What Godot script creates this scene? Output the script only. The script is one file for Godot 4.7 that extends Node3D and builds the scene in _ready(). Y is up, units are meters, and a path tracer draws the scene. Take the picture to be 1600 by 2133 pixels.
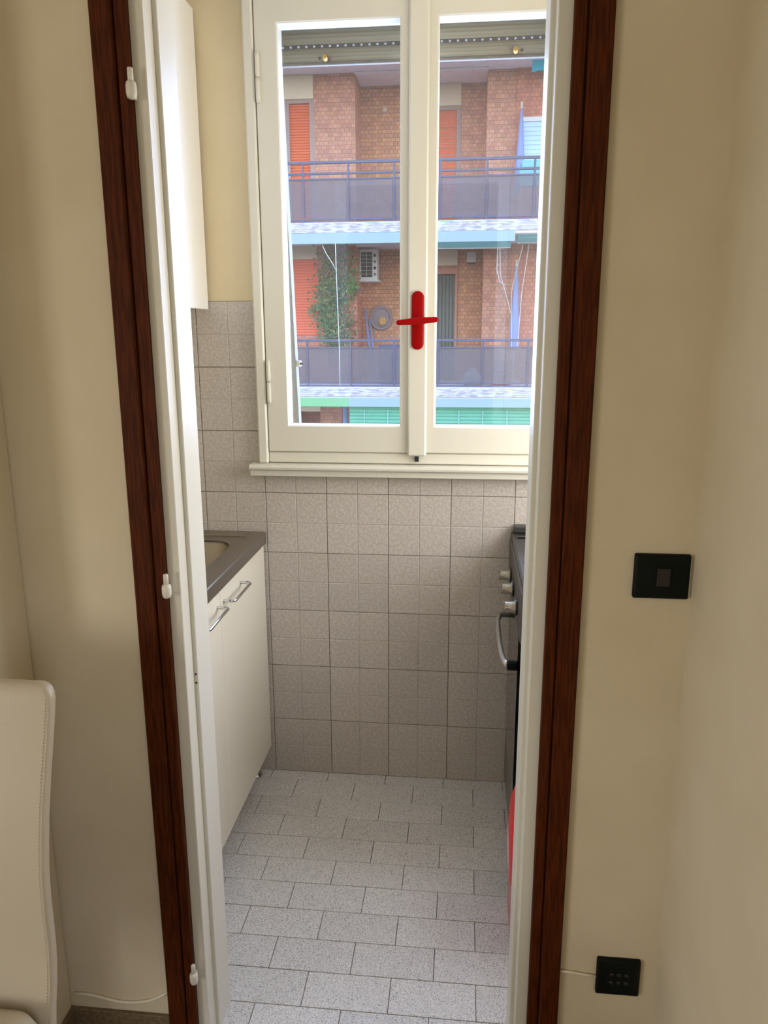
extends Node3D
# A doorway seen from a hall: small kitchen with a window, and the flats across the courtyard.
# Axes: x right, y up, z towards the camera; z = 0 is the tiled face of the window wall, y = 0 the floor.

const EXPOSURE := 1.0
const SKY_ENERGY := 2.08
const HALL_WINDOW_ENERGY := 3.3
const RIGHT_WINDOW_ENERGY := 0.7
const SIDE_WINDOW_ENERGY := 2.5
const MAIN_WINDOW_ENERGY := 3.0
const KITCHEN_LAMP_ENERGY := 0.03

var rng := RandomNumberGenerator.new()
var taken := {}
var M := {}


func _ready() -> void:
	rng.seed = 7
	_camera_and_light()
	_materials()
	_kitchen_shell()
	_hall_shell()
	_door_frame()
	_window()
	_side_windows()
	_main_window_daylight()
	_facade()
	_kitchen_furniture()
	_hall_things()
	_outdoor_things()


# ------------------------------------------------------------------ camera, sky, exposure
func _camera_and_light() -> void:
	var cam := Camera3D.new()
	cam.name = "camera"
	cam.fov = rad_to_deg(2.0 * atan(1066.5 / 1602.0))
	cam.position = Vector3(0.6366, 1.5016, 2.3898)
	cam.rotation = Vector3(-0.2281, 0.1044, -0.0032)
	cam.near = 0.02
	add_child(cam)
	cam.current = true
	var env := Environment.new()
	env.tonemap_mode = Environment.TONE_MAPPER_LINEAR
	env.tonemap_exposure = EXPOSURE
	env.background_mode = Environment.BG_SKY
	env.sdfgi_enabled = true
	env.ssao_enabled = true
	env.ssil_enabled = true
	var sm := ProceduralSkyMaterial.new()
	sm.sky_top_color = Color(0.60, 0.73, 0.96)
	sm.sky_horizon_color = Color(0.93, 0.945, 0.965)
	sm.ground_bottom_color = Color(0.35, 0.34, 0.33)
	sm.ground_horizon_color = Color(0.6, 0.6, 0.6)
	sm.sky_energy_multiplier = SKY_ENERGY
	sm.ground_energy_multiplier = 1.0
	var sky := Sky.new()
	sky.sky_material = sm
	env.sky = sky
	var we := WorldEnvironment.new()
	we.name = "world_environment"
	we.environment = env
	add_child(we)


# ------------------------------------------------------------------ helpers: naming
func numbered(called: String) -> String:
	var n: int = taken.get(called, 0)
	taken[called] = n + 1
	return called if n == 0 else "%s_%03d" % [called, n]


func thing(called: String, label: String, category: String, at := Vector3.ZERO, group := "") -> Node3D:
	var o := Node3D.new()
	o.name = numbered(called)
	add_child(o)
	o.position = at
	tag(o, label, category, group)
	return o


func tag(o: Node3D, label: String, category: String, group := "") -> void:
	o.set_meta("label", label)
	o.set_meta("category", category)
	if group != "":
		o.set_meta("group", group)


func put(called: String, mesh: Mesh, m: Material, parent: Node3D, at := Vector3.ZERO, turn := Vector3.ZERO) -> MeshInstance3D:
	var o := MeshInstance3D.new()
	o.name = numbered(called) if parent == self else called
	o.mesh = mesh
	o.material_override = m
	parent.add_child(o, true)
	o.position = at
	o.rotation = turn
	return o


func structure(called: String, mesh: Mesh, m: Material, label: String, at := Vector3.ZERO) -> MeshInstance3D:
	var o := put(called, mesh, m, self, at)
	o.set_meta("kind", "structure")
	o.set_meta("label", label)
	return o


# ------------------------------------------------------------------ helpers: shapes
func start(smooth := false) -> SurfaceTool:
	var st := SurfaceTool.new()
	st.begin(Mesh.PRIMITIVE_TRIANGLES)
	st.set_smooth_group(0 if smooth else -1)
	return st


func done(st: SurfaceTool) -> ArrayMesh:
	st.generate_normals()
	return st.commit()


func tri(st: SurfaceTool, a: Vector3, b: Vector3, c: Vector3, inside: Vector3) -> void:
	# clockwise as seen from outside, i.e. from the side away from the inner point
	var n := (b - a).cross(c - a)
	if n.length_squared() < 1e-16:
		return
	if n.dot((a + b + c) / 3.0 - inside) > 0.0:
		for v in [a, c, b]:
			st.add_vertex(v)
	else:
		for v in [a, b, c]:
			st.add_vertex(v)


func quad(st: SurfaceTool, a: Vector3, b: Vector3, c: Vector3, d: Vector3, inside: Vector3) -> void:
	tri(st, a, b, c, inside)
	tri(st, a, c, d, inside)


# box with chamfered edges, added to a tool
func cbox(st: SurfaceTool, lo: Vector3, hi: Vector3, ch := 0.0015) -> void:
	var c := (lo + hi) / 2.0
	var h := (hi - lo) / 2.0
	var e: float = min(ch, min(h.x, min(h.y, h.z)) * 0.9)
	var P := func(axis: int, s: Vector3) -> Vector3:
		var v := Vector3(s.x * (h.x - e), s.y * (h.y - e), s.z * (h.z - e))
		v[axis] = s[axis] * h[axis]
		return c + v
	for axis in 3:
		var u := (axis + 1) % 3
		var w := (axis + 2) % 3
		for s in [-1.0, 1.0]:
			var q := []
			for k in [[-1, -1], [1, -1], [1, 1], [-1, 1]]:
				var sg := Vector3.ZERO
				sg[axis] = s
				sg[u] = k[0]
				sg[w] = k[1]
				q.append(P.call(axis, sg))
			quad(st, q[0], q[1], q[2], q[3], c)
		# edges that run along this axis
		for su in [-1.0, 1.0]:
			for sw in [-1.0, 1.0]:
				var s0 := Vector3.ZERO
				s0[axis] = -1
				s0[u] = su
				s0[w] = sw
				var s1 := s0
				s1[axis] = 1
				quad(st, P.call(u, s0), P.call(u, s1), P.call(w, s1), P.call(w, s0), c)
	for sx in [-1.0, 1.0]:
		for sy in [-1.0, 1.0]:
			for sz in [-1.0, 1.0]:
				var s := Vector3(sx, sy, sz)
				tri(st, P.call(0, s), P.call(1, s), P.call(2, s), c)


func box(lo: Vector3, hi: Vector3, ch := 0.0015) -> ArrayMesh:
	var st := start()
	cbox(st, lo, hi, ch)
	return done(st)


# loops of equal length joined into a skin; the inner point of each ring is its centroid
func loft(st: SurfaceTool, loops: Array, close := true, cap_first := false, cap_last := false, hollow := false) -> void:
	for i in loops.size() - 1:
		var A: PackedVector3Array = loops[i]
		var B: PackedVector3Array = loops[i + 1]
		var mid := Vector3.ZERO
		for v in A:
			mid += v
		for v in B:
			mid += v
		mid /= A.size() + B.size()
		var n := A.size()
		for k in (n if close else n - 1):
			var k2 := (k + 1) % n
			var inside := mid
			if hollow:
				inside = (A[k] + B[k2]) - mid
			quad(st, A[k], A[k2], B[k2], B[k], inside)
	for e in [[cap_first, 0, 1], [cap_last, loops.size() - 1, loops.size() - 2]]:
		if e[0]:
			var L: PackedVector3Array = loops[e[1]]
			var O: PackedVector3Array = loops[e[2]]
			var c := Vector3.ZERO
			var c2 := Vector3.ZERO
			for v in L:
				c += v / L.size()
			for v in O:
				c2 += v / O.size()
			if (c - c2).length() < 1e-6:
				c2 = c - Vector3(0, 0.001, 0)
			for k in L.size():
				tri(st, c, L[k], L[(k + 1) % L.size()], c2)


func ring(center: Vector3, ax: Vector3, ay: Vector3, n := 16) -> PackedVector3Array:
	var r := PackedVector3Array()
	for k in n:
		var a := TAU * k / n
		r.append(center + ax * cos(a) + ay * sin(a))
	return r


# rounded rectangle loop in the plane of ax and ay (half extents), corner radius r
func rrect(center: Vector3, ax: Vector3, ay: Vector3, r: float, n := 5) -> PackedVector3Array:
	var hx := ax.length()
	var hy := ay.length()
	var ux := ax / hx
	var uy := ay / hy
	var out := PackedVector3Array()
	for q in 4:
		var cx: float = (hx - r) * [1, -1, -1, 1][q]
		var cy: float = (hy - r) * [1, 1, -1, -1][q]
		for k in n + 1:
			var a := PI / 2 * (q + float(k) / n)
			out.append(center + ux * (cx + r * cos(a)) + uy * (cy + r * sin(a)))
	return out


# tube along points
func tube(st: SurfaceTool, pts: Array, radius: float, n := 10, flat := 1.0) -> void:
	var loops := []
	var up := Vector3.UP
	for i in pts.size():
		var d: Vector3 = (pts[min(i + 1, pts.size() - 1)] - pts[max(i - 1, 0)]).normalized()
		if abs(d.dot(up)) > 0.95:
			up = Vector3.RIGHT if abs(d.x) < 0.9 else Vector3.BACK
		var s := d.cross(up).normalized()
		var t := s.cross(d).normalized()
		loops.append(ring(pts[i], s * radius, t * radius * flat, n))
	loft(st, loops, true, true, true)


func tube_mesh(pts: Array, radius: float, n := 10, flat := 1.0) -> ArrayMesh:
	var st := start(true)
	tube(st, pts, radius, n, flat)
	return done(st)


# solid turned round an axis: profile of (distance along, radius)
func lathe(profile: Array, axis: Vector3, n := 20) -> ArrayMesh:
	var st := start(true)
	var s := axis.cross(Vector3(0.31, 0.9, 0.2)).normalized()
	var t := axis.cross(s).normalized()
	var loops := []
	for p in profile:
		loops.append(ring(axis * p[0], s * max(p[1], 0.00005), t * max(p[1], 0.00005), n))
	loft(st, loops, true, true, true)
	return done(st)


# straight sweep of a closed outline given in two axes, along the third axis from a to b
func prism(st: SurfaceTool, outline: PackedVector2Array, axis: int, a: float, b: float) -> void:
	var u := (axis + 1) % 3
	var w := (axis + 2) % 3
	var L := PackedVector3Array()
	var H := PackedVector3Array()
	for p in outline:
		var v := Vector3.ZERO
		v[u] = p.x
		v[w] = p.y
		v[axis] = a
		L.append(v)
		v[axis] = b
		H.append(v)
	var turns := 1.0 if not Geometry2D.is_polygon_clockwise(outline) else -1.0
	var n := outline.size()
	for k in n:
		var k2 := (k + 1) % n
		var e := outline[k2] - outline[k]
		var o2 := Vector2(e.y, -e.x) * turns  # points outwards
		var o := Vector3.ZERO
		o[u] = o2.x
		o[w] = o2.y
		quad(st, L[k], L[k2], H[k2], H[k], L[k] - o.normalized())
	var ids := Geometry2D.triangulate_polygon(outline)
	for k in range(0, ids.size(), 3):
		var back := Vector3.ZERO
		back[axis] = 1.0
		tri(st, L[ids[k]], L[ids[k + 1]], L[ids[k + 2]], L[ids[k]] + back)
		tri(st, H[ids[k]], H[ids[k + 1]], H[ids[k + 2]], H[ids[k]] - back)


func prism_mesh(outline: Array, axis: int, a: float, b: float) -> ArrayMesh:
	var st := start()
	prism(st, PackedVector2Array(outline), axis, a, b)
	return done(st)


# slab with one rectangular opening through it; axis is the thin one, hole = [u0, v0, u1, v1]
func pierced(lo: Vector3, hi: Vector3, axis: int, hole: Array) -> ArrayMesh:
	var st := start()
	var u := (axis + 1) % 3
	var w := (axis + 2) % 3
	var c := (lo + hi) / 2.0
	var V := func(x: float, y: float, t: float) -> Vector3:
		var v := Vector3.ZERO
		v[u] = x
		v[w] = y
		v[axis] = t
		return v
	for t in [lo[axis], hi[axis]]:
		var us := [lo[u], hole[0], hole[2], hi[u]]
		var ws := [lo[w], hole[1], hole[3], hi[w]]
		for i in 3:
			for j in 3:
				if i == 1 and j == 1 or us[i + 1] - us[i] < 1e-5 or ws[j + 1] - ws[j] < 1e-5:
					continue
				var inner := Vector3.ZERO
				inner[axis] = c[axis] - t
				var a: Vector3 = V.call(us[i], ws[j], t)
				quad(st, a, V.call(us[i + 1], ws[j], t), V.call(us[i + 1], ws[j + 1], t), V.call(us[i], ws[j + 1], t), a + inner)
	var a0 := lo[axis]
	var a1 := hi[axis]
	for r in [[lo[u], lo[w], hi[u], hi[w], 1.0], [hole[0], hole[1], hole[2], hole[3], -1.0]]:
		var m := Vector3.ZERO
		m[u] = (r[0] + r[2]) / 2.0
		m[w] = (r[1] + r[3]) / 2.0
		m[axis] = c[axis]
		var cs := [[r[0], r[1]], [r[2], r[1]], [r[2], r[3]], [r[0], r[3]]]
		for k in 4:
			var p: Array = cs[k]
			var q: Array = cs[(k + 1) % 4]
			var pa: Vector3 = V.call(p[0], p[1], a0)
			var qa: Vector3 = V.call(q[0], q[1], a0)
			var inside: Vector3 = m if r[4] > 0 else (pa + qa) - m
			quad(st, pa, qa, V.call(q[0], q[1], a1), V.call(p[0], p[1], a1), inside)
	return done(st)


# ------------------------------------------------------------------ materials
func mat(c: Color, rough := 0.7, metal := 0.0) -> StandardMaterial3D:
	var m := StandardMaterial3D.new()
	m.albedo_color = c
	m.roughness = rough
	m.metallic = metal
	return m


func rgb(r: int, g: int, b: int) -> Color:
	return Color(r / 255.0, g / 255.0, b / 255.0)


func noise_tex(freq: float, from: Color, to: Color, seed_: int, octaves := 4, size := 512, mid := -1.0) -> NoiseTexture2D:
	var n := FastNoiseLite.new()
	n.noise_type = FastNoiseLite.TYPE_SIMPLEX_SMOOTH
	n.seed = seed_
	n.frequency = freq
	n.fractal_octaves = octaves
	var t := NoiseTexture2D.new()
	t.width = size
	t.height = size
	t.seamless = true
	t.noise = n
	var g := Gradient.new()
	g.set_color(0, from)
	g.set_color(1, to)
	if mid > 0.0:
		g.set_offset(0, mid - 0.18)
		g.set_offset(1, mid + 0.18)
	t.color_ramp = g
	return t


func textured(t: Texture2D, scale: Vector3, rough := 0.7, metal := 0.0) -> StandardMaterial3D:
	var m := mat(Color.WHITE, rough, metal)
	m.albedo_texture = t
	m.uv1_triplanar = true
	m.uv1_world_triplanar = true
	m.uv1_scale = scale
	return m


func relief(m: StandardMaterial3D, freq: float, strength: float, seed_: int) -> StandardMaterial3D:
	var n := FastNoiseLite.new()
	n.seed = seed_
	n.frequency = freq
	n.fractal_octaves = 4
	var t := NoiseTexture2D.new()
	t.width = 512
	t.height = 512
	t.seamless = true
	t.as_normal_map = true
	t.bump_strength = 4.0
	t.noise = n
	m.normal_enabled = true
	m.normal_texture = t
	m.normal_scale = strength
	if not m.uv1_triplanar:
		m.uv1_triplanar = true
		m.uv1_world_triplanar = true
		m.uv1_scale = Vector3.ONE * 2.0
	return m


func speckle_texture() -> ImageTexture:
	# grey-white terrazzo: fine pale and dark chips in a grey cement
	var n := 1024
	var im := Image.create(n, n, false, Image.FORMAT_RGB8)
	im.fill(rgb(216, 212, 208))
	var r := RandomNumberGenerator.new()
	r.seed = 11
	for i in 52000:
		var w := r.randi_range(2, 6)
		var h := r.randi_range(2, 6)
		var k := r.randf()
		var v := 0.0
		if k < 0.42:
			v = r.randf_range(0.88, 0.97)
		elif k < 0.8:
			v = r.randf_range(0.76, 0.86)
		else:
			v = r.randf_range(0.52, 0.68)
		var c := Color(v, v * 0.99, v * 0.975)
		var x := r.randi_range(0, n - 7)
		var y := r.randi_range(0, n - 7)
		im.fill_rect(Rect2i(x, y, w, h), c)
		im.fill_rect(Rect2i(x + 1, max(y - 1, 0), max(w - 2, 1), h + 1), c)
	return ImageTexture.create_from_image(im)


func brick_texture(base: Color, joint: Color, seed_: int) -> ImageTexture:
	# small facing bricks laid in running bond: 6 courses of 5 in one repeat
	var n := 512
	var im := Image.create(n, n, false, Image.FORMAT_RGB8)
	im.fill(joint)
	var r := RandomNumberGenerator.new()
	r.seed = seed_
	var ch := n / 6
	var cw := n / 5
	for j in 6:
		for i in 6:
			var f := r.randf_range(0.93, 1.06)
			var c := Color(base.r * f, base.g * f * r.randf_range(0.97, 1.03), base.b * f * r.randf_range(0.95, 1.04))
			var x := i * cw - (cw / 2 if j % 2 else 0)
			im.fill_rect(Rect2i(x + 4, j * ch + 4, cw - 7, ch - 7), c)
			for t in 22:
				var d := r.randf_range(0.95, 1.05)
				im.fill_rect(Rect2i(x + r.randi_range(6, cw - 20), j * ch + r.randi_range(6, ch - 14), r.randi_range(3, 12), r.randi_range(2, 6)), Color(c.r * d, c.g * d, c.b * d))
	return ImageTexture.create_from_image(im)


func _materials() -> void:
	M.plaster = relief(textured(noise_tex(0.01, rgb(212, 199, 170), rgb(219, 207, 180), 1), Vector3.ONE * 0.8, 0.85), 0.02, 0.08, 2)
	M.kitchen_plaster = relief(textured(noise_tex(0.01, rgb(224, 207, 168), rgb(230, 214, 177), 3), Vector3.ONE * 0.8, 0.8), 0.02, 0.08, 4)
	M.ceiling = mat(rgb(232, 228, 218), 0.9)
	M.white_paint = relief(mat(rgb(222, 219, 206), 0.38), 0.03, 0.06, 5)
	M.window_paint = relief(mat(rgb(221, 217, 202), 0.4), 0.03, 0.06, 6)
	M.grout = mat(rgb(128, 116, 104), 0.9)
	M.floor_grout = mat(rgb(92, 88, 84), 0.9)
	M.tile = []
	for k in 3:
		var f := 1.0 + (k - 1) * 0.018
		var t := noise_tex(0.03, Color(0.735 * f, 0.70 * f, 0.66 * f), Color(0.79 * f, 0.76 * f, 0.725 * f), 20 + k, 6, 512, 0.5)
		var m := textured(t, Vector3(5.2, 5.2, 5.2), 0.32)
		relief(m, 0.03, 0.10, 30 + k)
		M.tile.append(m)
	var sp := speckle_texture()
	M.floor_tile = []
	for k in 3:
		var m := textured(sp, Vector3.ONE * 2.6, 0.24)
		m.albedo_color = Color(1, 1, 1) * [0.985, 1.0, 0.97][k]
		m.albedo_color.a = 1.0
		m.uv1_offset = Vector3(0.37, 0.21, 0.53) * k
		M.floor_tile.append(m)
	M.hall_floor = textured(noise_tex(0.02, rgb(96, 82, 66), rgb(116, 100, 82), 8), Vector3.ONE * 2.0, 0.5)
	M.baseboard = textured(noise_tex(0.03, rgb(104, 88, 66), rgb(124, 106, 82), 9, 5, 512, 0.5), Vector3.ONE * 5.0, 0.45)
	var wood := noise_tex(0.02, rgb(62, 25, 4), rgb(84, 37, 8), 10, 5, 512, 0.5)
	M.brown_wood = textured(wood, Vector3(14, 0.9, 14), 0.55)
	M.brown_wood.metallic_specular = 0.25
	M.brown_wood_h = textured(wood, Vector3(0.9, 14, 14), 0.42)
	M.steel = mat(rgb(158, 151, 140), 0.34, 1.0)
	M.steel = relief(M.steel, 0.05, 0.03, 40)
	M.silver = mat(rgb(214, 212, 208), 0.22, 0.65)
	M.chrome = mat(rgb(205, 205, 205), 0.12, 1.0)
	M.laminate = mat(rgb(232, 225, 205), 0.22)
	M.laminate_edge = mat(rgb(240, 238, 232), 0.35)
	M.carcass = mat(rgb(225, 221, 208), 0.45)
	M.red = mat(rgb(150, 0, 1), 0.45)
	M.red.metallic_specular = 0.25
	M.black_plastic = mat(rgb(8, 16, 14), 0.5)
	M.black_plastic.metallic_specular = 0.3
	M.dark_brown_plastic = mat(rgb(34, 29, 26), 0.55)
	M.rubber = mat(rgb(40, 38, 36), 0.8)
	M.black_glass = mat(rgb(9, 9, 10), 0.06)
	M.matt_black = mat(rgb(8, 8, 9), 0.9)
	M.matt_black.metallic_specular = 0.1
	M.black_enamel = mat(rgb(18, 18, 19), 0.25)
	M.dark_steel = mat(rgb(96, 94, 93), 0.4, 0.9)
	M.grey_enamel = mat(rgb(120, 116, 112), 0.35, 0.4)
	M.knob = mat(rgb(160, 153, 140), 0.25, 0.9)
	M.leather = relief(mat(rgb(192, 180, 157), 0.36), 0.06, 0.10, 41)
	M.leather.uv1_scale = Vector3.ONE * 6.0
	M.stitch = mat(rgb(196, 184, 160), 0.8)
	M.white_plastic = mat(rgb(226, 222, 210), 0.4)
	M.cable = mat(rgb(232, 224, 204), 0.5)
	M.shutter_slat = mat(rgb(136, 126, 100), 0.5)
	M.shutter_web = mat(rgb(66, 62, 50), 0.6)
	M.guide = textured(noise_tex(0.03, rgb(84, 76, 62), rgb(112, 102, 86), 44), Vector3(6, 3, 6), 0.6)
	M.brass = mat(rgb(186, 146, 74), 0.3, 0.9)
	M.bin_pink = mat(rgb(214, 132, 138), 0.4)
	M.bin_red = mat(rgb(236, 30, 52), 0.3)
	M.bin_film = mat(rgb(240, 200, 208), 0.3)
	var g := mat(Color(0.93, 0.96, 0.95, 0.015), 0.02)
	g.transparency = BaseMaterial3D.TRANSPARENCY_ALPHA
	M.glass = g
	# across the courtyard
	M.brick = textured(brick_texture(rgb(202, 142, 108), rgb(146, 98, 74), 50), Vector3.ONE * 2.35, 0.85)
	M.brick_brown = textured(brick_texture(rgb(206, 145, 98), rgb(132, 88, 58), 51), Vector3.ONE * 2.35, 0.85)
	M.brick_red = textured(brick_texture(rgb(202, 130, 98), rgb(152, 92, 70), 52), Vector3.ONE * 2.35, 0.85)
	M.concrete = textured(noise_tex(0.02, rgb(226, 216, 210), rgb(240, 232, 227), 53), Vector3.ONE * 0.6, 0.9)
	M.slab_edge = textured(noise_tex(0.012, rgb(166, 154, 150), rgb(214, 204, 196), 54, 3, 512, 0.46), Vector3(0.8, 4, 0.8), 0.85)
	M.cream_box = mat(rgb(226, 208, 168), 0.7)
	M.orange_shutter = mat(rgb(224, 104, 46), 0.6)
	M.coral_shutter = mat(rgb(240, 116, 74), 0.6)
	M.shutter_frame = mat(rgb(168, 140, 122), 0.7)
	M.rail = mat(rgb(92, 86, 98), 0.6)
	M.frosted = mat(Color(0.50, 0.455, 0.44, 0.60), 0.5)
	M.frosted.metallic_specular = 0.1
	M.frosted.transparency = BaseMaterial3D.TRANSPARENCY_ALPHA
	M.awning_blue = mat(rgb(152, 168, 157), 0.75)
	M.awning_green = mat(rgb(122, 176, 112), 0.75)
	M.awning_teal = mat(rgb(118, 190, 176), 0.75)
	M.green_panel = mat(rgb(106, 178, 136), 0.7)
	M.green_rib = mat(rgb(142, 196, 174), 0.7)
	M.cyan_awning = mat(rgb(4, 196, 214), 0.7)
	M.awning_edge = mat(rgb(222, 240, 244), 0.7)
	M.leaf = mat(rgb(86, 128, 52), 0.6)
	M.leaf.vertex_color_use_as_albedo = true
	M.leaf.albedo_color = Color.WHITE
	M.twig = mat(rgb(120, 92, 66), 0.9)
	M.unit_white = mat(rgb(226, 222, 206), 0.5)
	M.unit_dark = mat(rgb(40, 42, 40), 0.8)
	M.dark_door = mat(rgb(104, 106, 90), 0.6)
	M.door_wood = mat(rgb(196, 128, 92), 0.6)
	M.pale_blue = mat(rgb(196, 222, 246), 0.5)
	M.blue_grey = mat(rgb(138, 152, 190), 0.6)
	M.sea_green = mat(rgb(124, 186, 178), 0.6)
	M.terracotta = mat(rgb(206, 124, 96), 0.8)
	M.white_cord = mat(rgb(226, 222, 210), 0.7)
	M.ornament = mat(rgb(150, 132, 122), 0.8)
	M.straw = mat(rgb(214, 166, 92), 0.8)
	M.asphalt = textured(noise_tex(0.03, rgb(196, 190, 182), rgb(216, 210, 202), 60), Vector3.ONE * 0.3, 0.95)
	M.dark_gap = mat(rgb(70, 62, 60), 0.9)


# ------------------------------------------------------------------ kitchen shell
const XL := -0.48
const XR := 1.36
const CEIL := 2.7


func wall_tile(w: float, h: float) -> ArrayMesh:
	# a pressed tile: four raised fields divided by a shallow cross
	var st := start()
	var g := 0.0012
	var e := 0.0012
	cbox(st, Vector3(0.0009, 0.0009, -0.0075), Vector3(w - 0.0009, h - 0.0009, -0.0014), 0.0006)
	var xs := [0.0009, 0.1 - g, 0.1 + g, 0.1991]
	var ys := [0.0009, 0.1 - g, 0.1 + g, 0.1991]
	for i in [0, 2]:
		for j in [0, 2]:
			var x1: float = min(xs[i + 1], w - 0.0009)
			var y1: float = min(ys[j + 1], h - 0.0009)
			if x1 - xs[i] < 0.004 or y1 - ys[j] < 0.004:
				continue
			var a := PackedVector3Array([Vector3(xs[i], ys[j], -0.0015), Vector3(x1, ys[j], -0.0015), Vector3(x1, y1, -0.0015), Vector3(xs[i], y1, -0.0015)])
			var b := PackedVector3Array([Vector3(xs[i] + e, ys[j] + e, 0), Vector3(x1 - e, ys[j] + e, 0), Vector3(x1 - e, y1 - e, 0), Vector3(xs[i] + e, y1 - e, 0)])
			loft(st, [a, b], true, false, true)
	return done(st)


func _kitchen_shell() -> void:
	var back := structure("wall_back", pierced(Vector3(XL - 0.1, -0.2, -0.30), Vector3(XR + 0.1, CEIL + 0.1, -0.006), 2, [0.012, 1.10, 0.972, 2.445]), M.kitchen_plaster, "cream plaster window wall tiled grey below")
	# grout bed behind the tiles, left and right of the window and below it
	var bed := start()
	prism(bed, PackedVector2Array([Vector2(XL, 0), Vector2(XR, 0), Vector2(XR, 1.6), Vector2(0.99, 1.6), Vector2(0.99, 1.07), Vector2(-0.005, 1.07), Vector2(-0.005, 1.6), Vector2(XL, 1.6)]), 2, -0.0062, -0.0022)
	put("grout", done(bed), M.grout, back)
	var meshes := {}
	for j in 8:
		for i in range(-3, 7):
			var x0 := i * 0.2
			var x1 := x0 + 0.2
			var y0 := j * 0.2
			var y1 := y0 + 0.2
			x0 = max(x0, XL)
			x1 = min(x1, XR)
			if x1 - x0 < 0.01:
				continue
			if i >= 0 and i <= 4:
				if j > 5:
					continue
				if j == 5:
					y1 = 1.068
			var key := "%.3f %.3f" % [x1 - x0, y1 - y0]
			if not meshes.has(key):
				meshes[key] = wall_tile(x1 - x0, y1 - y0)
			put("tile", meshes[key], M.tile[rng.randi() % 3], back, Vector3(x0, y0, rng.randf_range(-0.0004, 0.0004)))
	structure("wall_left", box(Vector3(XL - 0.1, -0.1, -0.006), Vector3(XL, CEIL, 0.956), 0.0), M.kitchen_plaster, "cream plaster kitchen wall behind the sink unit")
	structure("wall_right", pierced(Vector3(XR, -0.1, -0.006), Vector3(XR + 0.1, CEIL, 0.956), 0, [1.02, 0.10, 1.82, 0.86]), M.kitchen_plaster, "cream plaster kitchen wall behind the cooker")
	structure("ceiling", box(Vector3(XL - 0.1, CEIL, -0.006), Vector3(XR + 0.1, CEIL + 0.1, 1.02), 0.0), M.ceiling, "white kitchen ceiling")
	var fl := structure("floor", box(Vector3(XL - 0.1, -0.12, -0.006), Vector3(XR + 0.1, -0.0018, 1.16), 0.0), M.floor_grout, "speckled grey terrazzo tile floor of the kitchen")
	var fm := {}
	for k in range(-1, 11):
		var z0: float = max(0.0525 + 0.1005 * k, -0.004)
		var z1: float = 0.0525 + 0.1005 * (k + 1)
		var off := 0.19 if posmod(k, 2) == 1 else 0.09
		if k >= 9:
			off -= 0.006
		for i in range(-5, 8):
			var x0: float = max(off + 0.2 * i - 0.2, XL)
			var x1: float = min(off + 0.2 * i, XR)
			if k >= 9:
				x0 = max(x0, 0.122)
				x1 = min(x1, 0.767)
			if x1 - x0 < 0.012:
				continue
			var w := x1 - x0
			var d := z1 - z0
			var key := "%.3f %.3f" % [w, d]
			if not fm.has(key):
				fm[key] = box(Vector3(0.0008, -0.011, 0.0008), Vector3(w - 0.0008, 0.0, d - 0.0008), 0.0009)
			put("floor_tile", fm[key], M.floor_tile[rng.randi() % 3], fl, Vector3(x0, rng.randf_range(-0.0003, 0.0002), z0))
	# ceiling lamp of the kitchen: a glass bowl on a rose
	var lamp := thing("ceiling_lamp", "round white glass ceiling lamp of the kitchen", "lamp", Vector3(0.70, CEIL, 0.36))
	put("ceiling_rose", lathe([[0.0, 0.05], [0.012, 0.05], [0.018, 0.04], [0.025, 0.04]], Vector3.DOWN), M.white_plastic, lamp)
	var gm := mat(rgb(255, 248, 232), 0.4)
	gm.emission_enabled = true
	gm.emission = rgb(255, 236, 206)
	gm.emission_energy_multiplier = 1.2
	put("glass_bowl", lathe([[0.02, 0.04], [0.03, 0.09], [0.05, 0.115], [0.08, 0.11], [0.105, 0.08], [0.118, 0.03], [0.12, 0.0]], Vector3.DOWN, 28), gm, lamp)
	var l := OmniLight3D.new()
	l.name = "lamp_light"
	l.light_color = rgb(255, 236, 206)
	l.light_energy = KITCHEN_LAMP_ENERGY
	l.light_size = 0.1
	l.omni_range = 8.0
	l.omni_attenuation = 2.0
	l.shadow_enabled = true
	lamp.add_child(l)
	l.position = Vector3(0, -0.07, 0)


# ------------------------------------------------------------------ hall shell
const HZ := 1.08
const HXL := -0.187
const HXR := 1.032
const RETURN_Z := 1.20


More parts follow.
